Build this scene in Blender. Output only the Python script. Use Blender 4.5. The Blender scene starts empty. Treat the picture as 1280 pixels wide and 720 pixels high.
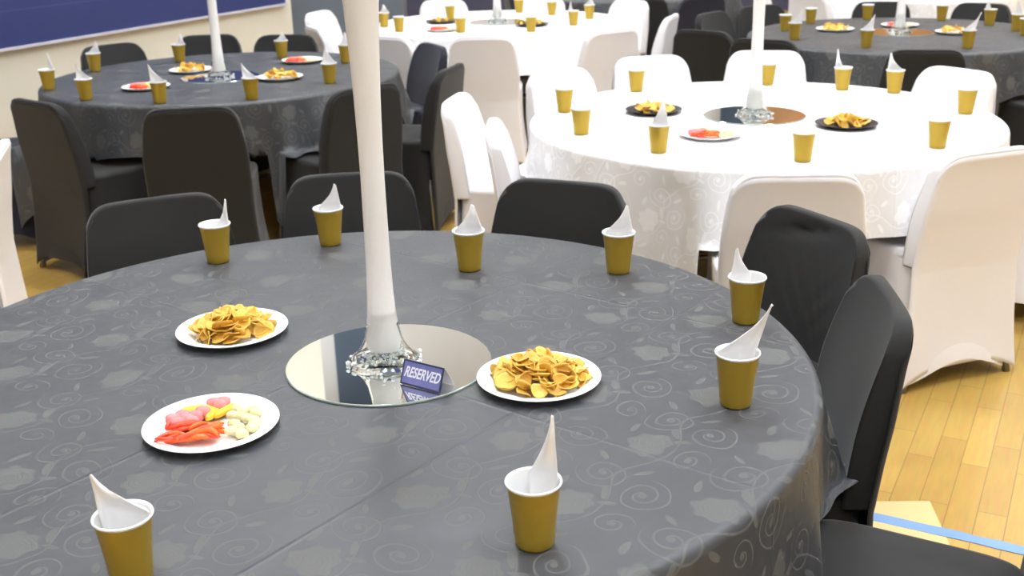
import bpy, bmesh, math, random
from mathutils import Vector, Matrix
PI=math.pi; R=math.radians
SC=bpy.context.scene; COL=SC.collection
random.seed(7)

# ------------------------------------------------------------------ materials
def newmat(name):
    m=bpy.data.materials.new(name); m.use_nodes=True
    nt=m.node_tree; b=nt.nodes['Principled BSDF']
    return m,nt,b
def mat(name,col,rough=.6,spec=.5,metal=0,trans=0,sheen=0,noise=0,nscale=20,bump=0,bscale=200,sss=0):
    m,nt,b=newmat(name)
    b.inputs['Base Color'].default_value=(*col,1); b.inputs['Roughness'].default_value=rough
    b.inputs['Specular IOR Level'].default_value=spec; b.inputs['Metallic'].default_value=metal
    b.inputs['Transmission Weight'].default_value=trans
    if sheen: b.inputs['Sheen Weight'].default_value=sheen; b.inputs['Sheen Roughness'].default_value=.5
    if sss: b.inputs['Subsurface Weight'].default_value=sss; b.inputs['Subsurface Radius'].default_value=(.01,.008,.006)
    tc=None
    if noise or bump:
        tc=nt.nodes.new('ShaderNodeTexCoord')
    if noise:
        n=nt.nodes.new('ShaderNodeTexNoise'); n.inputs['Scale'].default_value=nscale; n.inputs['Detail'].default_value=4
        nt.links.new(tc.outputs['Object'],n.inputs['Vector'])
        r=nt.nodes.new('ShaderNodeValToRGB')
        r.color_ramp.elements[0].position=.3; r.color_ramp.elements[1].position=.7
        r.color_ramp.elements[0].color=(*[c*(1-noise) for c in col],1)
        r.color_ramp.elements[1].color=(*[min(1,c*(1+noise)) for c in col],1)
        nt.links.new(n.outputs['Fac'],r.inputs['Fac']); nt.links.new(r.outputs['Color'],b.inputs['Base Color'])
    if bump:
        n=nt.nodes.new('ShaderNodeTexNoise'); n.inputs['Scale'].default_value=bscale; n.inputs['Detail'].default_value=3
        nt.links.new(tc.outputs['Object'],n.inputs['Vector'])
        bp=nt.nodes.new('ShaderNodeBump'); bp.inputs['Strength'].default_value=bump; bp.inputs['Distance'].default_value=.01
        nt.links.new(n.outputs['Fac'],bp.inputs['Height']); nt.links.new(bp.outputs['Normal'],b.inputs['Normal'])
    return m
def emit(name,col,s):
    m,nt,b=newmat(name)
    b.inputs['Base Color'].default_value=(.8,.8,.8,1)
    b.inputs['Emission Color'].default_value=(*col,1); b.inputs['Emission Strength'].default_value=s
    return m

class X:   # tiny expression builder over Math nodes
    nt=None
    def __init__(s,v): s.v=v
    @staticmethod
    def op(o,*a,clamp=False):
        n=X.nt.nodes.new('ShaderNodeMath'); n.operation=o; n.use_clamp=clamp
        for i,q in enumerate(a):
            if isinstance(q,X): X.nt.links.new(q.v,n.inputs[i])
            else: n.inputs[i].default_value=q
        return X(n.outputs[0])
    def __add__(s,o): return X.op('ADD',s,o)
    def __radd__(s,o): return X.op('ADD',s,o)
    def __sub__(s,o): return X.op('SUBTRACT',s,o)
    def __rsub__(s,o): return X.op('SUBTRACT',o,s)
    def __mul__(s,o): return X.op('MULTIPLY',s,o)
    def __rmul__(s,o): return X.op('MULTIPLY',s,o)
    def __truediv__(s,o): return X.op('DIVIDE',s,o)
def below(v,edge,soft): # 1 where v<edge
    return X.op('MULTIPLY_ADD',v,-1/soft,edge/soft+.5,clamp=True)
def mx(*a):
    r=a[0]
    for b in a[1:]: r=X.op('MAXIMUM',r,b)
    return r

def damask(name,ground,figure,g_rough,f_rough,g_spec,f_spec,g_coat=0):
    """square cloth with a woven pattern of scrolls, leaves and flower heads; UV is metres on the flat cloth"""
    m,nt,b=newmat(name); X.nt=nt
    uv=nt.nodes.new('ShaderNodeUVMap'); uv.uv_map='flat'
    nz=nt.nodes.new('ShaderNodeTexNoise'); nz.inputs['Scale'].default_value=7; nz.inputs['Detail'].default_value=1
    nt.links.new(uv.outputs[0],nz.inputs['Vector'])
    vm=nt.nodes.new('ShaderNodeVectorMath'); vm.operation='MULTIPLY_ADD'
    nt.links.new(nz.outputs['Color'],vm.inputs[0]); vm.inputs[1].default_value=(.05,.05,0)
    nt.links.new(uv.outputs[0],vm.inputs[2])
    sp=nt.nodes.new('ShaderNodeSeparateXYZ'); nt.links.new(vm.outputs[0],sp.inputs[0])
    u=X(sp.outputs[0])*(1/.225); v0=X(sp.outputs[1])*(1/.195)
    row=X.op('FLOOR',v0); sh=X.op('MODULO',row,2.0)
    u=u+sh*.5
    cu=X.op('FRACT',u)-.5; cv=X.op('FRACT',v0)-.5
    cu=X.op('FRACT',cu+1.5)-.5
    par=X.op('SIGN',X.op('SINE',X.op('FLOOR',u)*PI+.5+row*1.7))
    def polar(cx,cy):
        x=(cu-cx)*.225; y=(cv-cy)*.195
        r=X.op('SQRT',x*x+y*y); t=X.op('ARCTAN2',y,x)
        return x,y,r,t
    masks=[]
    # flower head
    x,y,r,t=polar(-.26,.16)
    masks.append(below(r+X.op('SINE',t*7)*.0035+X.op('SINE',t*3)*.0015,.036,.004)*(1.0-.35*below(X.op('ABSOLUTE',X.op('SINE',r*420+t*2)),.25,.3)))
    # scrolls
    for cx,cy,rm,hand,ph in ((.20,.22,.046,1,0.),(.10,-.26,.048,-1,2.2),(-.32,-.30,.034,1,4.)):
        x,y,r,t=polar(cx,cy)
        turns=r*(1/.021)
        a=X.op('FRACT',turns+t*(hand/(2*PI))+ph)
        d=X.op('ABSOLUTE',a-.5)
        masks.append(below(d,.085,.07)*below(r,rm,.003))
        masks.append(below(r,.0065,.002))
    # trailing vine and leaves
    vy=X.op('SINE',(cu)*(2*PI))*.11+.02
    masks.append(below(X.op('ABSOLUTE',(cv-vy)*.195),.0018,.0015))
    for cx,cy,an,l in ((-.02,.05,.6,.016),(.36,-.06,-.7,.014),(.42,.36,.9,.012),(-.12,-.08,2.0,.012),(-.05,.42,.2,.013)):
        x,y,r,t=polar(cx,cy); ca,sa=math.cos(an),math.sin(an)
        p=x*ca+y*sa; q=y*ca-x*sa
        masks.append(below(X.op('SQRT',p*p+q*q*9),l*1.3,.004))
    M=mx(*masks)
    # fabric folds kept from the packet: long straight creases
    s2=nt.nodes.new('ShaderNodeSeparateXYZ'); nt.links.new(uv.outputs[0],s2.inputs[0])
    cr=None
    for comp,off in ((0,.0),(0,.57),(1,.0),(1,-.42)):
        dd=X.op('ABSOLUTE',X(s2.outputs[comp])-off)
        g=below(dd,.003,.006); cr=g if cr is None else mx(cr,g)
    wv=nt.nodes.new('ShaderNodeTexNoise'); wv.inputs['Scale'].default_value=5; wv.inputs['Detail'].default_value=3
    nt.links.new(uv.outputs[0],wv.inputs['Vector'])
    H=X(wv.outputs['Fac'])*1.3+cr*.14+M*.05
    bp=nt.nodes.new('ShaderNodeBump'); bp.inputs['Distance'].default_value=.012; bp.inputs['Strength'].default_value=.55
    nt.links.new(H.v,bp.inputs['Height']); nt.links.new(bp.outputs[0],b.inputs['Normal'])
    mix=nt.nodes.new('ShaderNodeMix'); mix.data_type='RGBA'
    nt.links.new(M.v,mix.inputs[0]); mix.inputs[6].default_value=(*ground,1); mix.inputs[7].default_value=(*figure,1)
    nt.links.new(mix.outputs[2],b.inputs['Base Color'])
    rr=M*(f_rough-g_rough)+g_rough; nt.links.new(rr.v,b.inputs['Roughness'])
    ss=M*(f_spec-g_spec)+g_spec; nt.links.new(ss.v,b.inputs['Specular IOR Level'])
    return m

def floor_mat():
    m,nt,b=newmat('sprung_wood_floor'); X.nt=nt
    tc=nt.nodes.new('ShaderNodeTexCoord'); mp=nt.nodes.new('ShaderNodeMapping'); mp.inputs['Rotation'].default_value=(0,0,R(-62))
    nt.links.new(tc.outputs['Object'],mp.inputs['Vector'])
    br=nt.nodes.new('ShaderNodeTexBrick'); br.offset=.37; br.inputs['Scale'].default_value=1
    br.inputs['Brick Width'].default_value=.42; br.inputs['Row Height'].default_value=.075
    br.inputs['Mortar Size'].default_value=.0012; br.inputs['Bias'].default_value=0
    br.inputs['Color1'].default_value=(.60,.37,.060,1); br.inputs['Color2'].default_value=(.50,.29,.040,1); br.inputs['Mortar'].default_value=(.28,.15,.03,1)
    nt.links.new(mp.outputs[0],br.inputs['Vector'])
    n=nt.nodes.new('ShaderNodeTexNoise'); n.inputs['Scale'].default_value=9; n.inputs['Detail'].default_value=6
    m2=nt.nodes.new('ShaderNodeMapping'); m2.inputs['Scale'].default_value=(1,8,1); nt.links.new(mp.outputs[0],m2.inputs['Vector']); nt.links.new(m2.outputs[0],n.inputs['Vector'])
    mix=nt.nodes.new('ShaderNodeMix'); mix.data_type='RGBA'; mix.blend_type='MULTIPLY'; mix.inputs[0].default_value=.35
    nt.links.new(br.outputs['Color'],mix.inputs[6]); nt.links.new(n.outputs['Color'],mix.inputs[7])
    gm=nt.nodes.new('ShaderNodeBrightContrast'); nt.links.new(mix.outputs[2],gm.inputs[0]); gm.inputs[1].default_value=.03
    nt.links.new(gm.outputs[0],b.inputs['Base Color']); b.inputs['Roughness'].default_value=.38; b.inputs['Specular IOR Level'].default_value=.3
    return m
def pad_mat():
    m,nt,b=newmat('blue_wall_board'); X.nt=nt
    g=nt.nodes.new('ShaderNodeTexCoord'); s=nt.nodes.new('ShaderNodeSeparateXYZ'); nt.links.new(g.outputs['Object'],s.inputs[0])
    z=X(s.outputs[2]); w=mx(*[below(X.op('ABSOLUTE',z-h),.004,.006) for h in (1.02,1.27,1.5,1.9)])
    mix=nt.nodes.new('ShaderNodeMix'); mix.data_type='RGBA'; nt.links.new(w.v,mix.inputs[0])
    mix.inputs[6].default_value=(.026,.040,.155,1); mix.inputs[7].default_value=(.05,.065,.19,1)
    nt.links.new(mix.outputs[2],b.inputs['Base Color']); b.inputs['Roughness'].default_value=.55; return m
def crisp_mat():
    m,nt,b=newmat('golden_crisp')
    oi=nt.nodes.new('ShaderNodeObjectInfo'); rp=nt.nodes.new('ShaderNodeValToRGB')
    rp.color_ramp.elements[0].color=(.64,.35,.04,1); rp.color_ramp.elements[1].color=(.90,.58,.11,1)
    nt.links.new(oi.outputs['Random'],rp.inputs[0])
    tc=nt.nodes.new('ShaderNodeTexCoord'); n=nt.nodes.new('ShaderNodeTexNoise'); n.inputs['Scale'].default_value=60; nt.links.new(tc.outputs['Object'],n.inputs['Vector'])
    mix=nt.nodes.new('ShaderNodeMix'); mix.data_type='RGBA'; mix.blend_type='OVERLAY'; mix.inputs[0].default_value=.25
    nt.links.new(rp.outputs[0],mix.inputs[6]); nt.links.new(n.outputs['Fac'],mix.inputs[7]); nt.links.new(mix.outputs[2],b.inputs['Base Color'])
    b.inputs['Roughness'].default_value=.5; return m

M={}
M['black_cloth']=damask('black_damask',(.060,.064,.072),(.130,.132,.129),.47,.68,.55,.18)
M['white_cloth']=damask('white_damask',(.80,.79,.78),(.92,.91,.90),.5,.6,.4,.4)
M['black_lycra']=mat('black_lycra',(.017,.0165,.016),.7,.25,sheen=.15,bump=.05,bscale=9)
M['navy_lycra']=mat('navy_lycra',(.018,.018,.032),.7,.25,sheen=.15,bump=.05,bscale=9)
M['white_lycra']=mat('white_lycra',(.84,.82,.83),.8,.3,bump=.05,bscale=8)
M['gold']=mat('gold_plastic',(.47,.315,.035),.36,.5,metal=.45)
M['cup_inside']=mat('white_plastic',(.88,.88,.87),.4,.5)
M['napkin']=mat('white_paper',(.88,.87,.87),.85,.2)
M['plate']=mat('white_plate',(.90,.89,.88),.5,.4)
M['black_plate']=mat('black_plate',(.02,.02,.03),.35,.5)
M['mirror']=mat('mirror_glass',(.90,.91,.90),.015,.5,metal=1)
M['mirror_edge']=mat('mirror_rim',(.55,.65,.62),.1,.6,metal=.6)
M['vase_white']=mat('frosted_white',(.86,.85,.83),.3,.5)
M['glass']=mat('clear_glass',(.985,1,.995),.02,.5,trans=1); M['glass'].node_tree.nodes['Principled BSDF'].inputs['IOR'].default_value=1.14
M['crystal']=mat('crystal',(.93,.98,.97),.12,.7,trans=.12)
M['floor']=floor_mat()
M['dark_pad']=mat('dark_wall_pad',(.06,.06,.10),.6,.3)
M['cream']=mat('cream_paint',(.74,.70,.585),.7,.3,noise=.03,nscale=2)
M['beige']=mat('beige_paint',(.60,.58,.545),.8,.3,noise=.02,nscale=1)
M['blue_board']=pad_mat()
M['trim']=mat('pale_trim',(.62,.60,.66),.5,.4)
M['grey_wall']=mat('grey_blue_paint',(.13,.155,.19),.6,.4,noise=.08,nscale=1.5)
M['navy_paint']=mat('navy_paint',(.035,.055,.085),.6,.4)
M['tan_wood']=mat('tan_wood',(.42,.21,.08),.5,.4,noise=.15,nscale=3)
M['ceiling']=mat('ceiling_paint',(.80,.79,.78),.9,.2)
M['metal']=mat('grey_steel',(.35,.35,.36),.35,.5,metal=.9)
M['wood_top']=mat('table_board',(.30,.2,.12),.6,.4)
M['blue_tape']=mat('blue_floor_line',(.19,.33,.58),.45,.4)
M['tape_reflection']=mat('pale_tape_reflection',(.74,.53,.25),.4,.4)
M['crisp']=crisp_mat()
M['red_sweet']=mat('red_sweet',(.90,.07,.02),.35,.5,sss=.2)
M['orange_sweet']=mat('orange_sweet',(.95,.16,.02),.35,.5,sss=.2)
M['pink_sweet']=mat('pink_sweet',(.90,.27,.27),.7,.3)
M['yellow_sweet']=mat('yellow_sweet',(.95,.62,.05),.45,.4)
M['cream_sweet']=mat('cream_sweet',(.80,.74,.42),.6,.3)
M['card']=mat('purple_card',(.17,.18,.42),.35,.5,noise=.15,nscale=40)
M['card_edge']=mat('dark_card_border',(.035,.04,.09),.4,.5)
M['print']=mat('white_print',(.85,.85,.92),.6,.3)
M['lamp']=emit('lamp_diffuser',(.91,.965,1.05),27)
M['lamp_case']=mat('lamp_case',(.7,.7,.7),.5,.5)

# ------------------------------------------------------------------ helpers
def link(name,me,parent=None,smooth=True):
    o=bpy.data.objects.new(name,me); COL.objects.link(o)
    if parent: o.parent=parent
    return o
def bmobj(name,bm,m,parent=None,smooth=True,angle=None):
    me=bpy.data.meshes.new(name); bmesh.ops.recalc_face_normals(bm,faces=bm.faces); bm.to_mesh(me); bm.free()
    for x in (m if isinstance(m,(list,tuple)) else [m]): me.materials.append(M[x])
    if smooth: me.polygons.foreach_set('use_smooth',[True]*len(me.polygons))
    if angle: me.set_sharp_from_angle(angle=R(angle))
    return link(name,me,parent)
def tag(o,label,cat,group=None,kind=None):
    if label: o['label']=label
    if cat: o['category']=cat
    if group: o['group']=group
    if kind: o['kind']=kind
    return o
def empty(name,loc,rz=0):
    o=bpy.data.objects.new(name,None); o.empty_display_size=.05; COL.objects.link(o); o.location=loc; o.rotation_euler=(0,0,rz); return o
KIDS={}
def copy_tree(o,parent=None):
    c=o.copy(); COL.objects.link(c); c.parent=parent
    for ch in list(o.children): copy_tree(ch,c)
    return c
def lathe(bm,prof,n=48,cx=0,cy=0,mi=None,close=False):
    rings=[]
    for r,z in prof:
        if r<1e-6: rings.append([bm.verts.new((cx,cy,z))])
        else: rings.append([bm.verts.new((cx+r*math.cos(2*PI*k/n),cy+r*math.sin(2*PI*k/n),z)) for k in range(n)])
    for i in range(len(rings)-1):
        a,b=rings[i],rings[i+1]
        for k in range(n):
            k2=(k+1)%n
            if len(a)==1 and len(b)==1: continue
            if len(a)==1: f=bm.faces.new((a[0],b[k],b[k2]))
            elif len(b)==1: f=bm.faces.new((a[k],a[k2],b[0]))
            else: f=bm.faces.new((a[k],a[k2],b[k2],b[k]))
            if mi is not None: f.material_index=mi[i]
    return rings
def box(bm,x0,x1,y0,y1,z0,z1,mi=0):
    v=[bm.verts.new((x,y,z)) for z in (z0,z1) for y in (y0,y1) for x in (x0,x1)]
    for q in ((0,1,3,2),(4,6,7,5),(0,4,5,1),(2,3,7,6),(0,2,6,4),(1,5,7,3)):
        bm.faces.new([v[i] for i in q]).material_index=mi
def tube(bm,a,b,r,r2=None,n=12):
    a=Vector(a);b=Vector(b);d=(b-a); q=d.to_track_quat('Z','Y'); r2=r if r2 is None else r2
    ra=[bm.verts.new(a+q@Vector((r*math.cos(2*PI*k/n),r*math.sin(2*PI*k/n),0))) for k in range(n)]
    rb=[bm.verts.new(b+q@Vector((r2*math.cos(2*PI*k/n),r2*math.sin(2*PI*k/n),0))) for k in range(n)]
    for k in range(n): bm.faces.new((ra[k],ra[(k+1)%n],rb[(k+1)%n],rb[k]))
    bm.faces.new(ra[::-1]); bm.faces.new(rb)

# ------------------------------------------------------------------ the hall
def struct(name,bm,m,**k):
    o=bmobj(name,bm,m,smooth=False); o['kind']='structure'; return o
bm=bmesh.new(); box(bm,-14,12,-5,16,-.2,0); struct('floor',bm,'floor')
bm=bmesh.new(); box(bm,-14,12,-5,16,8,8.2); struct('ceiling',bm,'ceiling')
bm=bmesh.new(); box(bm,-14.2,12.2,16,16.2,0,8); struct('wall_far',bm,'beige')
bm=bmesh.new(); box(bm,12,12.2,-5,16,0,8); struct('wall_right',bm,'beige')
bm=bmesh.new(); box(bm,-14.2,12.2,-5.2,-5,0,8); struct('wall_back',bm,'ceiling')
# left wall: cream dado under a long blue board
WA=Vector((-3.22,6.5,0)); WD=Vector((.42,.9,0)).normalized(); WN=Vector((WD.y,-WD.x,0)) # towards the room
def wallbox(s0,s1,t0,t1,z0,z1,name,m):
    bm=bmesh.new()
    v=[]
    for z in (z0,z1):
        for t in (t0,t1):
            for s in (s0,s1):
                p=WA+WD*s+WN*t; v.append(bm.verts.new((p.x,p.y,z)))
    for q in ((0,1,3,2),(4,6,7,5),(0,4,5,1),(2,3,7,6),(0,2,6,4),(1,5,7,3)): bm.faces.new([v[i] for i in q])
    return struct(name,bm,m)
wallbox(-11,3.42,-.25,0,0,8,'wall_left','cream')
wallbox(-11,3.30,0.0,.035,.808,2.9,'trim_1','blue_board')
wallbox(-11,3.31,0.0,.045,.792,.808,'trim_2','trim')
bm=bmesh.new(); box(bm,-2.6,-.9,10.4,10.6,0,3.2); struct('wall_corner',bm,'grey_wall')
# far wall pilasters and timber panelling seen in the table mirrors
bm=bmesh.new(); box(bm,-2.72,-2.18,15.85,16,0,8); struct('trim_3',bm,'navy_paint')
bm=bmesh.new(); box(bm,3.05,3.5,15.85,16,0,8); struct('trim_4',bm,'navy_paint')
bm=bmesh.new(); box(bm,3.5,7.5,15.92,16,1.3,4.4); struct('trim_5',bm,'tan_wood')
bm=bmesh.new(); box(bm,-14,12,15.80,15.84,0,1.28); struct('trim_8',bm,'dark_pad')
# floor line by the near right chairs; pale patch paints a tape reflection
def floorquad(pts,z,name,m,label,cat):
    bm=bmesh.new(); lo=[bm.verts.new((x,y,.0005)) for x,y in pts]; hi=[bm.verts.new((x,y,z)) for x,y in pts]
    bm.faces.new(hi); bm.faces.new(lo[::-1]); n=len(pts)
    for i in range(n): bm.faces.new((lo[i],lo[(i+1)%n],hi[(i+1)%n],hi[i]))
    return struct(name,bm,m)
LINE_A=Vector((.75,2.765)); LINE_D=Vector((.876,-.482)).normalized(); LINE_N=Vector((LINE_D.y,-LINE_D.x))
def lp(s,t): p=LINE_A+LINE_D*s+LINE_N*t; return (p.x,p.y)
random.seed(3)
top=[lp(s,-.020+random.uniform(-.004,.004)*(1 if s>.42 else .2)) for s in [i*.05 for i in range(0,36)]]
bot=[lp(s,.022+random.uniform(-.008,.008)*(1 if s>.42 else .2)) for s in [i*.05 for i in range(0,36)]]
floorquad([lp(.1,-.02),lp(.36,-.15),lp(.44,.05),lp(.43,.09),lp(.1,.09)],.0012,'trim_6','tape_reflection','','')
floorquad(top+bot[::-1],.0022,'trim_7','blue_tape','','')

# lamps added out of view high in the hall
def lamp(x,y,lab):
    t=empty('added_lamp',(x,y,7.7)); tag(t,lab,'lamp','added lamps under the hall ceiling, out of view')
    bm=bmesh.new(); box(bm,-.66,.66,-.41,.41,0,.14); bmobj('lamp_case',bm,'lamp_case',t,False)
    bm=bmesh.new(); box(bm,-.6,.6,-.35,.35,-.02,.001); bmobj('diffuser',bm,'lamp',t,False)
    for s in (-.5,.5):
        bm=bmesh.new(); tube(bm,(s,0,.14),(s,0,.3),.008); bmobj('hanger',bm,'metal',t)
LAMPS=[(-6.2,12.6),(-3.6,12.9),(6.6,12.4),(-5.4,6.5),(-1.0,9.4),(-1.0,5.6),(-1.0,1.4),(3.4,6.0),(3.4,1.4),(8.2,8.5),(8.2,3.5),(1.2,-2.9)]  # unseen lamps; far left pair added for cloth sheen, last for chair backs
for x,y in LAMPS: lamp(x,y,'white rectangular lamp added out of view under the hall ceiling')

# ------------------------------------------------------------------ tables and cloths
TZ=.75; TR=.915
def table(cx,cy,label):
    t=empty('banquet_table',(cx,cy,0)); tag(t,label,'table','round banquet tables under cloths')
    bm=bmesh.new(); lathe(bm,[(0,.715),(.895,.715),(.903,.722),(.903,.738),(.895,.745),(0,.745)],64); bmobj('tabletop',bm,'wood_top',t,angle=40)
    for k in range(4):
        a=PI/4+k*PI/2; bm=bmesh.new(); tube(bm,(.52*math.cos(a),.52*math.sin(a),.715),(.56*math.cos(a),.56*math.sin(a),0),.016); bmobj('leg',bm,'metal',t)
    for s in (-1,1):
        bm=bmesh.new(); tube(bm,(-.39,s*.39,.3),(.39,s*.39,.3),.010); bmobj('brace',bm,'metal',t)
    return t
def cloth(cx,cy,rot,m,label,seed,half=1.143,gap=()):
    rnd=random.Random(seed); N=360
    ph=[rnd.uniform(0,6.28) for _ in range(6)]
    bm=bmesh.new(); uvl=bm.loops.layers.uv.new('flat')
    rings=[]; flat=[]
    ins=[0.0]+[TR*(i/14) for i in range(1,14)]
    steps=22
    er=.018 # edge radius
    for i,rr in enumerate(ins):
        if rr==0: rings.append([bm.verts.new((0,0,TZ))]); flat.append([(0,0)]); continue
        rings.append([bm.verts.new((rr*math.cos(2*PI*k/N),rr*math.sin(2*PI*k/N),TZ)) for k in range(N)])
        flat.append([(rr*math.cos(2*PI*k/N-rot),rr*math.sin(2*PI*k/N-rot)) for k in range(N)])
    for j in range(steps+1):
        ring=[];fl=[]
        for k in range(N):
            th=2*PI*k/N; c=math.cos(th-rot); s=math.sin(th-rot)
            q=max(abs(c),abs(s)); hem=half/q
            # rounded cloth corner
            hem=min(hem,half*1.385+.0*q)
            r0=TR-er
            L=hem-r0
            if j<6: d=er*PI/2*j/5
            else: d=er*PI/2+(L-er*PI/2)*(j-5)/(steps-5)
            if d<=er*PI/2+1e-9:
                a=d/er; rad=r0+er*math.sin(a); z=TZ-er*(1-math.cos(a))
            else:
                h=d-er*PI/2
                cornerness=max(0,(1/q-1.0)/.414)
                amp=.042+.085*cornerness
                g=min(1,h/.35)
                w=math.sin(7*th+ph[0])*.35+math.sin(11*th+ph[1]+.5*math.sin(3*th+ph[2]))*.45+math.sin(17*th+ph[3])*.3+math.sin(29*th+ph[4]+math.sin(5*th))*.22
                # a corner hangs as a pair of cone folds
                cc=math.cos(4*(th-rot)+PI)  # +1 on the diagonal
                fold=math.cos(20*(th-rot-PI/4))*cornerness
                rad=TR+g*(amp*w+.045*fold*g+.03*cornerness)+.06*h
                rad=max(rad,TR-.02)
                z=TZ-er-h*.985
            ring.append(bm.verts.new((rad*math.cos(th),rad*math.sin(th),z)))
            rho=r0+d; fl.append((rho*c,rho*s))
        rings.append(ring); flat.append(fl)
    for i in range(len(rings)-1):
        a,b=rings[i],rings[i+1]; fa,fb=flat[i],flat[i+1]
        for k in range(N):
            k2=(k+1)%N
            if len(a)==1: f=bm.faces.new((a[0],b[k],b[k2])); us=[fa[0],fb[k],fb[k2]]
            else: f=bm.faces.new((a[k],b[k],b[k2],a[k2])); us=[fa[k],fb[k],fb[k2],fa[k2]]
            for l,u in zip(f.loops,us): l[uvl].uv=u
    me=bpy.data.meshes.new('tablecloth'); bmesh.ops.recalc_face_normals(bm,faces=bm.faces); bm.to_mesh(me); bm.free()
    me.materials.append(M[m]); me.polygons.foreach_set('use_smooth',[True]*len(me.polygons))
    o=link('tablecloth',me); o.location=(cx,cy,.0); tag(o,label,'tablecloth')
    return o
TABLES={'A':(-.334,2.053),'B':(1.0,4.42),'C':(-1.48,5.95),'D':(-.05,8.12),'E':(2.40,6.93),'F':(3.45,9.68),'G':(1.15,10.3)}
TN={'A':'front black-clothed table','B':'white-clothed table right of centre','C':'black-clothed table by the blue and cream wall','D':'white-clothed table at the back centre','E':'black-clothed table at the back right','F':'white-clothed table beyond the back right black one','G':'black-clothed table farthest back behind the tall dark chairs'}
CL={'A':('black_cloth',R(52)),'B':('white_cloth',R(16)),'C':('black_cloth',R(-15)),'D':('white_cloth',R(8)),'E':('black_cloth',R(30)),'F':('white_cloth',R(10)),'G':('black_cloth',R(33))}
CLN={'A':'large black front cloth','B':'white cloth right of centre','C':'black cloth by the cream wall','D':'white cloth at the back centre','E':'black cloth at the back right','F':'white cloth at the top right edge','G':'black cloth behind the tall dark chairs'}
for k,(x,y) in TABLES.items():
    table(x,y,'round banquet table hidden under the '+CLN[k])
    cloth(x,y,CL[k][1],CL[k][0],{'A':'black damask tablecloth with scrolls and flowers on the large front table','B':'white damask tablecloth on the round table right of centre','C':'black damask tablecloth on the table beside the cream wall','D':'white tablecloth on the back centre table, blown bright','E':'black damask tablecloth on the table at the back right','F':'white tablecloth at the top right edge, behind the back right black table','G':'black tablecloth farthest back, behind the tall dark chairs'}[k],ord(k))

# ------------------------------------------------------------------ covered chairs
def rrect(th,hx,yf,yr,e=6.0):
    c,s=math.cos(th),math.sin(th); k=(abs(c)**e+abs(s)**e)**(-1/e)
    cy=(yf+yr)/2; hy=(yf-yr)/2
    return hx*c*k,cy+hy*s*k
def back_bm(wr=False,seed=0):
    rnd=random.Random(seed); bm=bmesh.new(); nu,nv=28,26
    z0=.43
    def ymid(z): t=(z-.43)/.38; return -.205-.075*t-.03*math.sin(PI*min(1,t))*(-.4)
    G=[];K=[]
    for j in range(nv+1):
        v=j/nv; g=[];k=[]
        for i in range(nu+1):
            u=math.sin(PI/2*(-1+2*i/nu))
            zt=.815-.055*abs(u)**8
            z=z0+v*(zt-z0)
            hw=.215+.003*math.sin(PI*v)-.023*v**2
            x=u*hw
            ym=ymid(z)
            yf=ym+.012+.022*u*u+.006*math.cos(PI*u)*(1-v)
            tk=min(1,max(0,(.812-z)/.22)); tk=tk*tk*(3-2*tk); yf-=.010*(1-tk); yb=ym-.021-.017*tk-.004*(1-u*u)
            if wr:
                p=(u*1.0+v*1.3)
                yf+=.006*math.sin(26*p+2*math.sin(5*u))*math.exp(-((v-.42)/.28)**2)*math.exp(-((u+.1)/.5)**2)
                yf-=.016*math.exp(-(((v-.90)+.10*u)/.022)**2)*math.exp(-((u-.1)/.45)**2)
            g.append(bm.verts.new((x,yf,z-.014*(v>.999)*0))); k.append(bm.verts.new((x*.985,yb,z)))
        G.append(g);K.append(k)
    for j in range(nv):
        for i in range(nu):
            bm.faces.new((G[j][i],G[j][i+1],G[j+1][i+1],G[j+1][i])); bm.faces.new((K[j][i],K[j+1][i],K[j+1][i+1],K[j][i+1]))
    for j in range(nv):
        bm.faces.new((G[j][0],G[j+1][0],K[j+1][0],K[j][0])); bm.faces.new((G[j][nu],K[j][nu],K[j+1][nu],G[j+1][nu]))
    for i in range(nu):
        bm.faces.new((G[nv][i],G[nv][i+1],K[nv][i+1],K[nv][i])); bm.faces.new((G[0][i],K[0][i],K[0][i+1],G[0][i+1]))
    bmesh.ops.recalc_face_normals(bm,faces=bm.faces)
    edges=[e for e in bm.edges if len(e.link_faces)==2 and e.calc_face_angle()>R(50)]
    bmesh.ops.bevel(bm,geom=edges,offset=.008,segments=3,profile=.5,affect='EDGES')
    return bm
def panel_bm():
    # the cover's rear panel, one stretch of cloth from the top edge to the rear feet
    bm=bmesh.new(); nu,nv=32,44; G=[]
    for j in range(nv+1):
        v=j/nv; row=[]
        for i in range(nu+1):
            u=math.sin(PI/2*(-1+2*i/nu)); au=abs(u)
            zt=.803-.057*au**8; hem=.010+.062*(1-au**3.2)
            z=zt+(hem-zt)*v
            if z>.43: k=(z-.43)/.38; hw=.216+.003*math.sin(PI*min(1,k))-.023*max(0,k)**2; yb=-.205-.075*k+.012*math.sin(PI*min(1,k))-(.0235+.0165*(lambda q:q*q*(3-2*q))(min(1,max(0,(.812-z)/.22))))
            else: k=(.43-z)/.43; hw=.216+.037*k**2.2; yb=-.2435-.020*k-.012*math.sin(PI*k)*-1*(1-u*u)
            hw+=.003-.008*min(1,max(0,(z-.62)/.12))
            x=u*hw; y=yb-.004*(1-u*u)
            if au>.94: y+=.013*((au-.94)/.06)**2
            row.append(bm.verts.new((x,y,z)))
        G.append(row)
    for j in range(nv):
        for i in range(nu): bm.faces.new((G[j][i],G[j+1][i],G[j+1][i+1],G[j][i+1]))
    return bm
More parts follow.
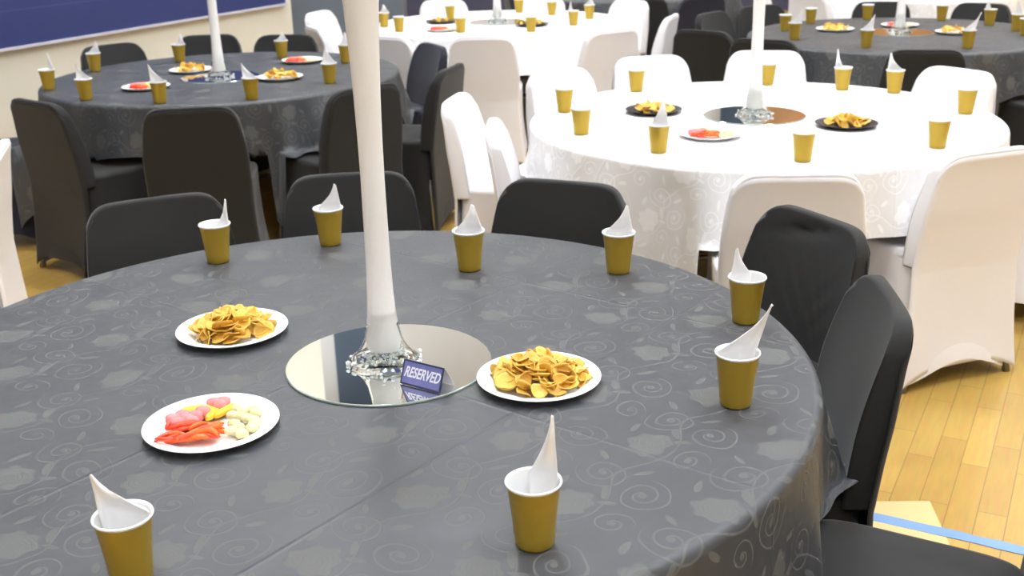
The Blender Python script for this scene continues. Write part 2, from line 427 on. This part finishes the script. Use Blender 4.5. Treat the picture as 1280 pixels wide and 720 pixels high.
def skirt_bm():
    bm=bmesh.new(); N=96; L=14; rings=[]
    for j in range(L+1):
        t=j/L; ring=[]
        for k in range(N):
            th=2*PI*k/N+PI/N
            x,y=rrect(th,.215+.028*t,.20+.03*t,-.232-.030*t)
            mid=abs(math.cos(2*th))**.7     # 1 mid-panel, 0 at the corners
            mid=min(1,mid)
            pull=1-.085*math.sin(PI*min(1,t*1.05))*mid
            cy=-.02; x*=pull; y=cy+(y-cy)*pull
            hz=.012+.075*mid**1.3
            z=.452+(hz-.452)*t
            ring.append(bm.verts.new((x,y,z)))
        rings.append(ring)
    for j in range(L):
        for k in range(N): bm.faces.new((rings[j][k],rings[j][(k+1)%N],rings[j+1][(k+1)%N],rings[j+1][k]))
    return bm
def seat_bm():
    bm=bmesh.new(); N=96; prof=[(1.0,.445),(1.012,.452),(1.008,.464),(.985,.473),(.93,.477),(.7,.474),(.4,.470)]; rings=[]
    for s,z in prof:
        ring=[]
        for k in range(N):
            x,y=rrect(2*PI*k/N+PI/N,.213,.20,-.205); ring.append(bm.verts.new((x*s,-.005+(y+.005)*s,z-.012*(abs(x)<.15)*0)))
        rings.append(ring)
    for j in range(len(rings)-1):
        for k in range(N): bm.faces.new((rings[j][k],rings[j][(k+1)%N],rings[j+1][(k+1)%N],rings[j+1][k]))
    c=bm.verts.new((0,0,.469))
    for k in range(N): bm.faces.new((rings[-1][k],rings[-1][(k+1)%N],c))
    bm.faces.new(rings[0][::-1])
    return bm
def make_chair(m,wr=False):
    t=empty('covered_chair',(0,0,0))
    bmobj('backrest',back_bm(wr),m,t); bmobj('seat',seat_bm(),m,t); bmobj('skirt',skirt_bm(),m,t)
    s=bmobj('back_panel',panel_bm(),m,t); md=s.modifiers.new('t','SOLIDIFY'); md.thickness=.002
    for sx in (-1,1):
        for fr in (1,0):
            bm=bmesh.new(); tube(bm,(sx*.17,.16 if fr else -.19,.44),(sx*.222,.205 if fr else -.245,0.0),.011,.013,10); bmobj('leg',bm,'metal',t)
    return t
PROTO={}
def chair(kind,tx,ty,face,label,group):
    """tx,ty: the middle of the top of the backrest; face: compass of the seat direction"""
    if kind not in PROTO:
        PROTO[kind]=o=make_chair({'b':'black_lycra','w':'white_lycra','n':'navy_lycra','x':'black_lycra'}[kind],kind=='x')
    else: o=copy_tree(PROTO[kind])
    d=Vector((math.cos(face),math.sin(face),0))
    p=Vector((tx,ty,0))+d*.285
    o.location=p; o.rotation_euler=(0,0,face-PI/2)
    tag(o,label,'chair',group)
    return o
def around(T,kind,tx,ty,label,turn=0):
    cx,cy=TABLES[T]; f=math.atan2(cy-ty,cx-tx)+R(turn)
    col={'b':'black','x':'black','w':'white','n':'navy'}[kind]
    return chair(kind,tx,ty,f,label,col+' covered chairs around the '+TN[T].split(',')[0])
around('A','b',-1.02,3.13,'black covered chair at front table, leftmost of those along its far side',-8)
around('A','b',-.49,3.37,'black covered chair at front table, behind the white vase')
around('A','b',.16,3.20,'black covered chair at front table, in front of the white scroll cloth')
around('A','x',.79,2.77,'wrinkled black covered chair at the right of the front table',-7)
around('A','b',.775,2.17,'black covered chair with thick dark side at front table right edge',-12)
chair('b',.875,1.475,R(150),'black covered chair at the bottom right corner, only its seat showing','black covered chairs around the front black-clothed table')
around('B','w',.73,5.77,'white covered chair behind white table, left of the white vase')
around('B','w',1.34,5.85,'white covered chair behind white table, right beside its vase')
around('B','w',2.05,5.10,'white covered chair at white table far right, tall rounded back')
around('B','w',2.22,4.22,'white covered chair cut off by the right edge, above the near one')
around('B','w',.24,5.38,'white covered chair at white table far left, behind two gold cups')
around('B','w',-.22,4.70,'white covered chair left of white table, tall back seen side on')
around('B','w',-.06,4.10,'white covered chair left of white table, small tip beside the tall side-on back',-20)
around('B','w',.855,3.23,'white covered chair at white table front, pinkish back to camera',3)
around('B','w',1.52,3.47,'white covered chair largest at right, back down to wood floor',-8)
around('C','b',-2.06,4.90,'black covered chair nearest the left edge, tall back reaching wood floor',-8)
around('C','b',-1.31,4.62,'black covered chair at left table, square back below the pink sweets')
around('C','b',-.63,5.05,'black covered chair at left table, its back behind the front vase')
around('C','b',-.27,5.60,'black covered chair at left table, slanted back next to tall white side-on chair')
around('C','n',-.41,6.48,'navy covered chair right of left table, seat turned to the table')
around('C','b',-1.37,7.15,'dark covered chair behind left table, nearest the grey wall end',2)
around('C','b',-1.88,7.25,'dark covered chair behind left table, just behind its vase',-12)
around('C','b',-2.38,6.88,'dark covered chair behind left table, against cream wall at the left')
around('C','n',-2.86,5.50,'navy covered chair at the very left edge beside the left table')
chair('w',-1.80,3.94,R(196),'white covered chair cut off by left edge, turned away','chairs by the left edge')
around('D','w',-.74,6.95,'white covered chair before back centre table, right of the front vase')
around('D','w',-.14,6.81,'white covered chair before back centre table, behind the navy chair')
around('D','w',.66,6.98,'white covered chair before back centre table, pinkish back at its right')
around('D','w',.98,8.90,'white covered chair with lavender front at back centre table')
around('D','w',1.12,7.70,'slender side-on white covered chair left of the dark chairs')
around('D','w',-1.26,7.55,'white covered chair left of back centre table, against the grey wall')
around('D','w',-1.40,8.62,'white covered chair at back centre table, half behind the front vase top')
around('D','w',-.50,9.33,'white covered chair far side of back centre table, left one')
around('D','w',.30,9.37,'white covered chair far side of back centre table, right one')
around('E','b',1.17,6.82,'black covered chair left of the back right table, leftmost grey-edged back',46)
around('E','b',1.43,6.33,'black covered chair left of the back right table, next to the white pole',26)
around('E','b',1.40,7.82,'charcoal covered chair left of the back right table, behind the leftmost one')
around('E','b',1.82,8.22,'charcoal covered chair behind the white pole of the right white table')
around('E','b',2.70,8.25,'black covered chair behind the back right table and its vase')
around('E','b',3.31,7.95,'black covered chair behind the back right table, towards the right edge')
around('E','b',3.12,5.86,'black covered chair at the right edge, shiny dark seat showing')
around('E','b',2.13,5.75,'black covered chair before back right table, behind two napkin cups')
around('F','w',2.36,9.00,'white covered chair behind the left cups of the back right table')
around('F','w',2.16,9.75,'white covered chair at top edge, left of the far white table')
around('G','b',1.08,9.0,'tall dark covered chair at the top edge, left one')
around('G','n',1.56,9.04,'tall dark covered chair at the top edge, right one')
around('G','n',.02,10.15,'navy covered chair glimpsed beyond the back centre table')

# cloth corners rest on the seats pushed under them
for o in [o for o in COL.objects if o.name.startswith('tablecloth')]:
    near=[c for c in COL.objects if c.name.startswith('covered_chair') and (c.location-o.location).length<1.9]
    for v in o.data.vertices:
        if v.co.z>.486: continue
        p=v.co+o.location
        for c in near:
            d=p-c.location; a=-c.rotation_euler.z
            lx=d.x*math.cos(a)-d.y*math.sin(a); ly=d.x*math.sin(a)+d.y*math.cos(a)
            if abs(lx)<.262 and -.30<ly<.262:
                v.co.z=.486+.02*max(0,v.co.z/.486); break

# ------------------------------------------------------------------ cups
def cup_bm():
    bm=bmesh.new()
    out=[(0,.001),(.024,.001),(.0265,.0),(.0275,.003),(.0283,.012),(.0296,.020),(.0296,.024),(.0305,.035),(.0330,.058),(.0345,.070),(.0345,.073),(.0352,.076),(.0375,.094)]
    for_r=[(.0375,.094),(.0392,.0955),(.0402,.0975),(.0395,.0995),(.0378,.0995),(.0366,.0965)]
    ins=[(.0366,.0965),(.034,.070),(.029,.03),(.0262,.006),(0,.004)]
    return out,for_r,ins
def make_cup():
    t=empty('gold_cup',(0,0,0)); out,rim,ins=cup_bm()
    bm=bmesh.new(); lathe(bm,out,40); bmobj('cup_body',bm,'gold',t)
    bm=bmesh.new(); lathe(bm,rim,40); bmobj('rim',bm,'cup_inside',t)
    bm=bmesh.new(); lathe(bm,ins,40); bmobj('lining',bm,'cup_inside',t)
    return t
def napkin(loc,dx,h,kind,seed,label,group,spread=1.0,side=0,dy=.0):
    """folded paper standing in a cup: tip dx to the side and h above the rim"""
    rnd=random.Random(seed); bm=bmesh.new(); nu,nv=14,16
    zr=.0985; G=[]; sgn=1 if dx>=0 else -1; nv=20
    xo=sgn*.0335; xi=sgn*(.0335-.066*min(1,spread))          # outer edge below the tip, inner edge across the cup
    tip=Vector((dx,dy+.010,zr+h)); con=.75+.35*rnd.random(); curl=rnd.uniform(.006,.012)
    for j in range(nv+1):
        v=j/nv; row=[]
        for i in range(nu+1):
            e=i/nu; xr=xo+(xi-xo)*e                      # e=0 at the outer edge
            yr=.72*math.sqrt(max(0,.0345**2-xr*xr))
            A=Vector((xr,yr,zr-.001)); B=Vector((xr*.78,yr*.75,zr-.050))
            if v<.75:
                w=v/.75; w0=.17+.83*w
                ex=1+con*e*e
                p=Vector((tip.x+(A.x-tip.x)*(w0**ex if w<1 else 1),0,0))
                p.z=tip.z+(A.z-tip.z)*w-.004*math.sin(PI*e)*0
                if w==0: p.z-=.004*abs(2*e-1)**2
                p.y=tip.y+(A.y-tip.y)*w-curl*math.sin(PI*min(1,w*.9+.1))*math.sin(PI*e)
            else: p=A.lerp(B,(v-.75)/.25)
            row.append(bm.verts.new(p))
        G.append(row)
    for j in range(nv):
        for i in range(nu):
            bm.faces.new((G[j][i],G[j][i+1],G[j+1][i+1],G[j+1][i]))
    bmesh.ops.remove_doubles(bm,verts=bm.verts,dist=1e-5)
    o=bmobj('paper_napkin',bm,'napkin'); o.location=loc
    md=o.modifiers.new('thickness','SOLIDIFY'); md.thickness=.0012; md.offset=0
    tag(o,label,'napkin',group); return o

# camera solved from the photo's round tables and mirrors
F_PX=1404.9; PITCH=.33787; ROLL=-.02612; CAMH=1.613
fw=Vector((0,math.cos(PITCH),-math.sin(PITCH))); rt=Vector((1,0,0)); up=Vector((0,math.sin(PITCH),math.cos(PITCH)))
c_,s_=math.cos(ROLL),math.sin(ROLL)
CR=rt*c_+up*s_; CU=-rt*s_+up*c_
def on(px,py,z):      # the spot at height z that the photo shows there
    d=CR*((px-640)/F_PX)+CU*((360-py)/F_PX)+fw
    t=(z-CAMH)/d.z; return Vector((d.x*t,d.y*t,z))
CUPS={
'A':[((160,735),(-.040,.058,1.15,0),'at front table bottom left corner'),
     ((669,689),(.028,.096,.62,0),'at front table bottom centre'),
     ((922,511),(.064,.085,1.0,0),'at front table right, nearer of the two there'),
     ((934,406),(-.022,.060,.7,0),'at front table right, before the wrinkled black chair'),
     ((774,343),(.020,.064,.95,0),'at front table far side, right of the plain black chair back'),
     ((587,340),(.010,.062,1.0,0),'at front table far side, just right of the white vase'),
     ((412,308),(.022,.062,.9,0),'at front table far side, just left of the white vase'),
     ((271,330),(.033,.062,.42,25),'at front table far left')],
'C':[((60,113),(.012,.06,.5,0),'at left table, leftmost'),
     ((106,126),(-.030,.055,1,0),'at left table near edge, second from left'),
     ((118,90),(.020,.05,1,0),'at left table far left, before a dark chair'),
     ((199,130),(-.040,.06,1,0),'at left table near edge, over pink sweets'),
     ((224,78),(.016,.045,.8,0),'at left table far side, left of its vase'),
     ((314,125),(-.038,.05,.9,0),'at left table near edge, right of its vase'),
     ((352,73),(.008,.035,1.2,0),'at left table far side, right of its vase'),
     ((412,105),(-.012,.06,1,0),'at left table right edge, near the front vase'),
     ((432,79),(0,.05,1,0),'at left table, half behind the front vase')],
'B':[((706,141),None,'at white table left edge, farther of the pair'),
     ((727,169),None,'at white table left edge, nearer of the pair'),
     ((824,192),(.014,.062,.9,0),'at white table near left, under the left crisp plate'),
     ((796,115),None,'at white table far side, before the left white chair'),
     ((960,107),None,'at white table far side, under the vase pole'),
     ((1054,113),(-.028,.062,.6,0),'at white table far side, left of two with napkins'),
     ((1119,117),(-.024,.056,1.0,0),'at white table far side, right of two with napkins'),
     ((1209,143),None,'at white table far right, before the rounded chair'),
     ((1174,186),None,'at white table right, nearer than the far right one'),
     ((1005,203),None,'at white table near edge, below the right crisp plate')],
'D':[((480,34),(.0,.04,.9,0),'at back centre table, leftmost next to the front vase'),
     ((499,40),None,'at back centre table, second from the left'),
     ((563,24),None,'at back centre table, behind the left crisp plate'),
     ((576,41),None,'at back centre table near edge, right of the left crisp plate'),
     ((664,40),None,'at back centre table, in front of the right crisp plate'),
     ((649,16),None,'at back centre table far side, cut by the top edge'),
     ((690,19),None,'at back centre table far side, third from the right'),
     ((717,32),(-.016,.045,.5,0),'at back centre table, second from right'),
     ((737,24),(.012,.045,1,0),'at back centre table, farthest right')],
'E':[((982,39),None,'at back right table, leftmost'),
     ((994,50),(.045,.06,1.1,0),'at back right table left, with napkin leaning right'),
     ((1014,30),None,'at back right table left, farther back'),
     ((1085,25),None,'at back right table far side, left of its vase'),
     ((1084,60),(.040,.062,1.1,0),'at back right table near edge, left of its vase'),
     ((1178,26),None,'at back right table far side, right of its vase'),
     ((1211,61),(.065,.07,1.1,0),'at back right table near edge, right'),
     ((1238,32),(-.010,.05,.7,0),'at back right table far right, before a black chair'),
     ((1272,39),(.0,.06,1,0),'at back right table, right edge, farther one'),
     ((1283,45),None,'at back right table, cut by the right edge')]}
proto_cup=None; n=0
for T,lst in CUPS.items():
    for (px,py),nap,desc in lst:
        p=on(px,py,TZ); p.y+=.02; p.z=TZ+.001
        if proto_cup is None: proto_cup=c=make_cup()
        else: c=copy_tree(proto_cup)
        c.location=p; c.rotation_euler=(0,0,0)
        tag(c,'gold cup '+desc,'cup','gold cups on the '+TN[T])
        if nap:
            n+=1; dx,h,sp,side=nap; h*=(1 if T=='A' else 1.3)
            napkin(p,dx,h,T,n,'napkin in cup '+desc,'napkins in the cups on the '+TN[T],sp,side)

# ------------------------------------------------------------------ centrepieces
def mirror_obj(x,y,label):
    t=empty('round_mirror',(x,y,TZ+.001)); tag(t,label,'mirror','round mirrors under the vases')
    bm=bmesh.new(); lathe(bm,[(0,.0042),(.1985,.0042)],96); bmobj('mirror_face',bm,'mirror',t)
    bm=bmesh.new(); lathe(bm,[(.1985,.0042),(.2005,.003),(.2005,.0),(0,0)],96); bmobj('mirror_rim',bm,'mirror_edge',t,angle=30)
    return t
VZ=TZ+.0055
OUT=[(.068,.0),(.070,.003),(.067,.007),(.055,.017),(.044,.032),(.0365,.050),(.0315,.075),(.0275,.105),(.0252,.15),(.0238,.20),(.0228,.28),(.0222,.36),(.0228,.44),(.0245,.52),(.0275,.60),(.0315,.68),(.039,.74),(.052,.785),(.072,.82)]
def vase(x,y,label,near):
    t=empty('tall_vase',(x,y,VZ)); tag(t,label,'vase','tall trumpet vases on round mirrors')
    bm=bmesh.new(); low=[q for q in OUT if q[1]<.13]
    prof=[(0,.0)]+low+[(r-.003,z) for r,z in low[::-1] if z>.004]+[(0,.006)]
    lathe(bm,prof,56); bmobj('glass_foot',bm,'glass',t)
    core=[(0,.028),(.030,.028),(.0325,.034),(.0335,.045)]+[(r-(.0036 if z<.09 else .0001),z) for r,z in OUT if z>=.05]+[(OUT[-1][0]-.004,.8205)]+[(r-.006,z) for r,z in OUT[::-1] if z>=.6]+[(0,.6)]
    bm=bmesh.new(); lathe(bm,core,56); bmobj('white_body',bm,'vase_white',t,angle=60)
    rnd=random.Random(int(x*100)+5); bm=bmesh.new()
    def gem(c,r):
        g=bmesh.ops.create_icosphere(bm,subdivisions=1,radius=r); q=Matrix.Rotation(rnd.uniform(0,6),4,Vector((rnd.random(),rnd.random(),rnd.random()+.1)).normalized())
        sx=Vector((rnd.uniform(.7,1.3),rnd.uniform(.7,1.2),rnd.uniform(.6,1)))
        for v in g['verts']: v.co=q@Vector((v.co.x*sx.x,v.co.y*sx.y,v.co.z*sx.z))+c
    for i in range(150):
        a=rnd.uniform(0,2*PI); r=.0505*math.sqrt(rnd.random()); zmax=.008+.020*(1-r/.055); z=rnd.uniform(.0085,max(.010,zmax))
        gem(Vector((r*math.cos(a),r*math.sin(a),z)),rnd.uniform(.0028,.0042))
    o=bmobj('crystal_beads',bm,'crystal',t,smooth=False); o['kind']='stuff'
    rnd2=random.Random(int(y*100)); bm=bmesh.new()
    rnd=rnd2
    for i in range(30):
        a=rnd.uniform(0,2*PI); r=rnd.uniform(.066,.075); s=rnd.uniform(.003,.005); gem(Vector((r*math.cos(a),r*math.sin(a),s*.8+(.006 if i%3==0 else 0))),s)
    o=bmobj('crystal_ring',bm,'crystal',t,smooth=False); o['kind']='stuff'
    return t
for T,px,py in (('A',484,456),('B',944,147),('C',275,97),('D',622,28),('E',1124,41)):
    p=on(px,py,TZ)
    if T=='A': p=Vector((-.2445,2.0296,0))
    if T=='B': p=Vector((.9832,4.4473,0))
    mirror_obj(p.x,p.y,'round mirror under the vase on the '+TN[T])
    if T=='D': continue
    vase(p.x+(-.008 if T=='A' else 0),p.y+(.0 if T=='A' else 0),'tall white glass vase on the '+TN[T],T=='A')
p=on(622,28,TZ); vase(p.x,p.y,'tall white glass vase on the '+TN['D'],False)

# reserved card leaning on the vase
BL=on(500,479,TZ+.0062); BR_=on(550,492,TZ+.0062); ex=(BR_-BL); W=ex.length; ex.normalize()
H=.062
ez0=Vector((0,0,1)); ey=ez0.cross(ex).normalized()      # away from the camera
tilt=R(22); ez=(ez0*math.cos(tilt)+ey*math.sin(tilt)).normalized(); en=ex.cross(ez).normalized()
card=empty('reserved_sign',BL); tag(card,'small purple RESERVED card leaning at the foot of the front vase','sign')
def card_piece(name,x0,x1,z0,z1,t0,t1,m):
    bm=bmesh.new(); vs=[]
    for t in (t0,t1):
        for z in (z0,z1):
            for x in (x0,x1): vs.append(bm.verts.new(ex*x+ez*z+en*t))
    for q in ((0,1,3,2),(4,6,7,5),(0,4,5,1),(2,3,7,6),(0,2,6,4),(1,5,7,3)): bm.faces.new([vs[i] for i in q])
    return bmobj(name,bm,m,card,False)
H=.047; W=max(W,.085)
card_piece('card_board',0,W,0,H,-.0006,.0006,'card_edge')
card_piece('card_panel',.0035,W-.0035,.0035,H-.0035,.0006,.0010,'card')
cu=bpy.data.curves.new('lettering','FONT'); cu.body='RESERVED'; cu.size=.0165; cu.shear=.35; cu.extrude=.0002; cu.offset=.0004; cu.align_x='CENTER'; cu.align_y='CENTER'
tx=bpy.data.objects.new('lettering_src',cu); COL.objects.link(tx)
bpy.context.view_layer.update()
me=bpy.data.meshes.new_from_object(tx.evaluated_get(bpy.context.evaluated_depsgraph_get())); bpy.data.objects.remove(tx)
ws=max(v.co.x for v in me.vertices)-min(v.co.x for v in me.vertices); k=(W-.010)/ws
for v in me.vertices:
    q=v.co.copy(); v.co=ex*(W/2+q.x*k)+ez*(H*.52+q.y*k*1.5)+en*(.0013+q.z)
me.materials.clear(); me.materials.append(M['print']); o=link('lettering',me,card); o['label']='white slanted RESERVED lettering'
# back leaf of the folded card
bm=bmesh.new(); a=[bm.verts.new(v) for v in (ez*H,ez*H+ex*W,ey*.045+ex*W+Vector((0,0,.0)),ey*.045)]
bm.faces.new(a); r=bmesh.ops.extrude_face_region(bm,geom=bm.faces[:]); 
for v in [g for g in r['geom'] if isinstance(g,bmesh.types.BMVert)]: v.co+=Vector((0,0,.0008))
bmobj('back_leaf',bm,'print',card,False)

# ------------------------------------------------------------------ plates and food
def make_plate(m):
    bm=bmesh.new(); lathe(bm,[(0,.0015),(.074,.0015),(.082,.003),(.090,.010),(.108,.0145),(.1155,.016),(.1160,.0148),(.109,.012),(.091,.0072),(.083,.0),(0,0)],72)
    return bmobj('plate',bm,m)
PL={}
def plate(px,py,m,label,group):
    p=on(px,py,TZ+.012); 
    if m not in PL: PL[m]=o=make_plate(m)
    else: o=PL[m].copy(); COL.objects.link(o)
    o.name='paper_plate'; o.location=(p.x,p.y,TZ+.001); tag(o,label,'plate',group); return Vector((p.x,p.y,TZ+.0025))
def crisp_mesh(i):
    rnd=random.Random(i); bm=bmesh.new(); nr,nt=4,14; a=rnd.uniform(.015,.020); b=a*rnd.uniform(.72,.9)
    cx,cyv=rnd.uniform(.25,.6),rnd.uniform(-.3,.3); G=[[bm.verts.new((0,0,0))]]
    for r in range(1,nr+1):
        G.append([]) 
        for k in range(nt):
            th=2*PI*k/nt; s=r/nr*(1+.06*math.sin(3*th+i))
            x=a*s*math.cos(th); y=b*s*math.sin(th)
            G[-1].append(bm.verts.new((x,y,cx*x*x/a-cyv*y*y/b*1.2+.0009*math.sin(400*x+i)*s)))
    for k in range(nt): bm.faces.new((G[0][0],G[1][k],G[1][(k+1)%nt]))
    for r in range(1,nr):
        for k in range(nt): bm.faces.new((G[r][k],G[r+1][k],G[r+1][(k+1)%nt],G[r][(k+1)%nt]))
    o=bmobj('crisp',bm,'crisp'); md=o.modifiers.new('t','SOLIDIFY'); md.thickness=.0016
    return o
CR_=[]
def crisps(c,n,label,group,seed,rad=.078,peak=.034,scale=1):
    rnd=random.Random(seed)
    for i in range(n):
        k=rnd.randrange(6)
        if len(CR_)<=k: CR_.append(crisp_mesh(len(CR_))); o=CR_[-1]
        else: o=CR_[k].copy(); COL.objects.link(o)
        f=(i+.5)/n; r=rad*math.sqrt(1-f)*.98; a=i*2.39996+rnd.uniform(-.3,.3)
        hz=peak*(1-(r/rad)**2)
        z=c.z+.006+hz*rnd.uniform(.75,1.0)+rnd.uniform(0,.003)
        o.location=(c.x+r*math.cos(a),c.y+r*math.sin(a),z)
        o.rotation_euler=(rnd.gauss(0,.42),rnd.gauss(0,.42),rnd.uniform(0,6.28)); o.scale=(scale,)*3
        tag(o,label,'crisp',group)
NC={'B':30,'C':18,'E':14,'D':10}
c=plate(290.5,411,'plate','white plate heaped with golden crisps, left of the front vase','plates on the front table')
crisps(c,70,'golden crisp on the front table plate left of the mirror','crisps on the front left plate',1,.078,.034,1.12)
c=plate(673.5,471.5,'plate','white plate heaped with golden crisps, right of the front mirror','plates on the front table')
crisps(c,80,'golden crisp on the front table plate right of the mirror','crisps on the front right plate',2,.086,.034,1.12)
for px,py,m,t,lab in ((239,87,'plate','C','white plate of crisps on left table, behind its vase at the left'),(350,96,'plate','C','white plate of crisps on left table, right of its vase'),
    (817,137,'black_plate','B','black plate of crisps on white table, left of its mirror'),(1058,154,'black_plate','B','black plate of crisps on white table, right of its mirror'),
    (552,26.5,'black_plate','D','black plate of crisps on back centre table, left one'),(665,30,'black_plate','D','black plate of crisps on back centre table, right one'),
    (1044,36,'plate','E','white plate of crisps on back right table, left of its mirror'),(1194,39.5,'plate','E','white plate of crisps on back right table, right of its mirror')):
    c=plate(px,py,m,lab,'plates on the '+TN[t]); crisps(c,NC[t],'golden crisp on the '+lab.replace(' of crisps','').replace(', behind its vase at the left',' left of its vase'),'crisps on the '+lab,int(px),.074,.024,1.2 if t=='B' else 1.45)

def blob(c,pts,r,name,m,label,cat,group):
    """a soft sweet following a path, thick in the middle"""
    bm=bmesh.new(); n=10; P=[Vector(p) for p in pts]; rings=[]
    for i,p in enumerate(P):
        d=(P[min(i+1,len(P)-1)]-P[max(i-1,0)]).normalized(); q=d.to_track_quat('Z','Y')
        s=i/(len(P)-1); rr=r*max(.12,(1-abs(2*s-1)**3.5))**.6
        rings.append([bm.verts.new(p+q@Vector((rr*math.cos(2*PI*k/n),rr*math.sin(2*PI*k/n),0))) for k in range(n)])
    for i in range(len(rings)-1):
        for k in range(n): bm.faces.new((rings[i][k],rings[i][(k+1)%n],rings[i+1][(k+1)%n],rings[i+1][k]))
    bm.faces.new(rings[0][::-1]); bm.faces.new(rings[-1])
    o=bmobj(name,bm,m); o.location=c; o.scale=(1.2,1.2,1.15); return tag(o,label,cat,group)
def sweets(c,where,seed,k=1.0):
    rnd=random.Random(seed)
    def at(x,y,z=0): return Vector((c.x+x*1.12+.002,c.y+y*1.18,c.z+z))
    # red and orange jelly strips, front left
    for i in range(int(36*k)):
        x=rnd.uniform(-.060,.012); y=rnd.uniform(-.058,-.012); a=rnd.uniform(-.3,.9)
        z=.006+rnd.uniform(0,.014); L=rnd.uniform(.014,.024); b=rnd.uniform(-.004,.004)
        pts=[(L*t*math.cos(a)-b*4*(1-t*t)*math.sin(a)*.5,L*t*math.sin(a)+b*4*(1-t*t)*.5*math.cos(a),.003*(1-t*t)) for t in (-1,-.66,-.33,0,.33,.66,1)]
        cc='red_sweet' if (x<-.02)==(rnd.random()<.85) else 'orange_sweet'
        blob(at(x,y,z),pts,.0036,'jelly_strip',cc,('red' if cc[0]=='r' else 'orange')+' jelly strip on the '+where,'sweet','jelly strips on the '+where)
    # pink marshmallow shapes
    for i,(x,y) in enumerate(((-.062,.006),(-.050,.018),(-.040,.004),(-.030,.016),(-.022,.030),(-.030,-.004),(-.052,-.006),(-.012,.058),(.002,.062),(-.002,.052))[:int(10*k)]):
        blob(at(x,y,.012),[(-.010,0,0),(-.008,.001,0),(-.003,0,.002),(.003,0,.002),(.008,-.001,0),(.010,0,0)],.0105,'marshmallow','pink_sweet','pink marshmallow on the '+where,'sweet','pink marshmallows on the '+where)
    for i,(x,y,a) in enumerate(((-.046,.042,.4),(-.030,.046,.2),(-.014,.040,-.6),(-.006,.026,1.2),(.008,.032,.9),(-.036,.034,.1),(.016,.044,.8))[:int(7*k)]):
        ca,sa=math.cos(a),math.sin(a)
        blob(at(x,y,.010),[(t*.017*ca,t*.017*sa,.003*(1-t*t)) for t in (-1,-.66,-.33,0,.33,.66,1)],.0062,'yellow_sweet','yellow_sweet','yellow chewy sweet on the '+where,'sweet','yellow sweets on the '+where)
    for i in range(int(17*k)):
        x=.018+.055*rnd.random(); y=-.045+.098*((i+.5)/17); x=min(x,.068-.3*abs(y)*0.4)
        blob(at(x,y,.010),[(-.009,0,0),(-.006,.0,.001),(0,.0015,.002),(.006,0,.001),(.009,0,0)],.0068,'cream_sweet','cream_sweet','pale cream sweet on the '+where,'sweet','cream sweets on the '+where)
c=plate(264.5,529.5,'plate','white plate of mixed red, pink, yellow and cream sweets on front table','plates on the front table')
sweets(c,'front table plate',4)
for px,py,t,lab in ((182.5,108,'C','sweets plate on left table, near its front edge'),(378,75,'C','sweets plate on left table, at its far right'),(888,167,'B','sweets plate on white table, before its mirror'),(553,36,'D','sweets plate on back centre table'),(1125,31,'E','sweets plate behind the back right vase')):
    c=plate(px,py,'plate','white '+lab,'plates on the '+TN[t]); sweets(c,lab,int(px),.6)

# ------------------------------------------------------------------ camera and view
cd=bpy.data.cameras.new('camera'); cam=bpy.data.objects.new('camera',cd); COL.objects.link(cam)
cd.sensor_width=36; cd.lens=F_PX/1280*36; cd.clip_start=.05
rot=Matrix((CR,CU,-fw)).transposed(); cam.matrix_world=Matrix.Translation((0,0,CAMH))@rot.to_4x4()
cd.dof.use_dof=True; cd.dof.focus_distance=2.0; cd.dof.aperture_fstop=7.5
SC.camera=cam
w=bpy.data.worlds.new('w'); SC.world=w; w.use_nodes=True; w.node_tree.nodes['Background'].inputs[0].default_value=(.5,.55,.6,1); w.node_tree.nodes['Background'].inputs[1].default_value=.3
vs=SC.view_settings; vs.view_transform='Standard'; vs.look='None'; vs.gamma=1; vs.use_curve_mapping=False; vs.exposure=1.6
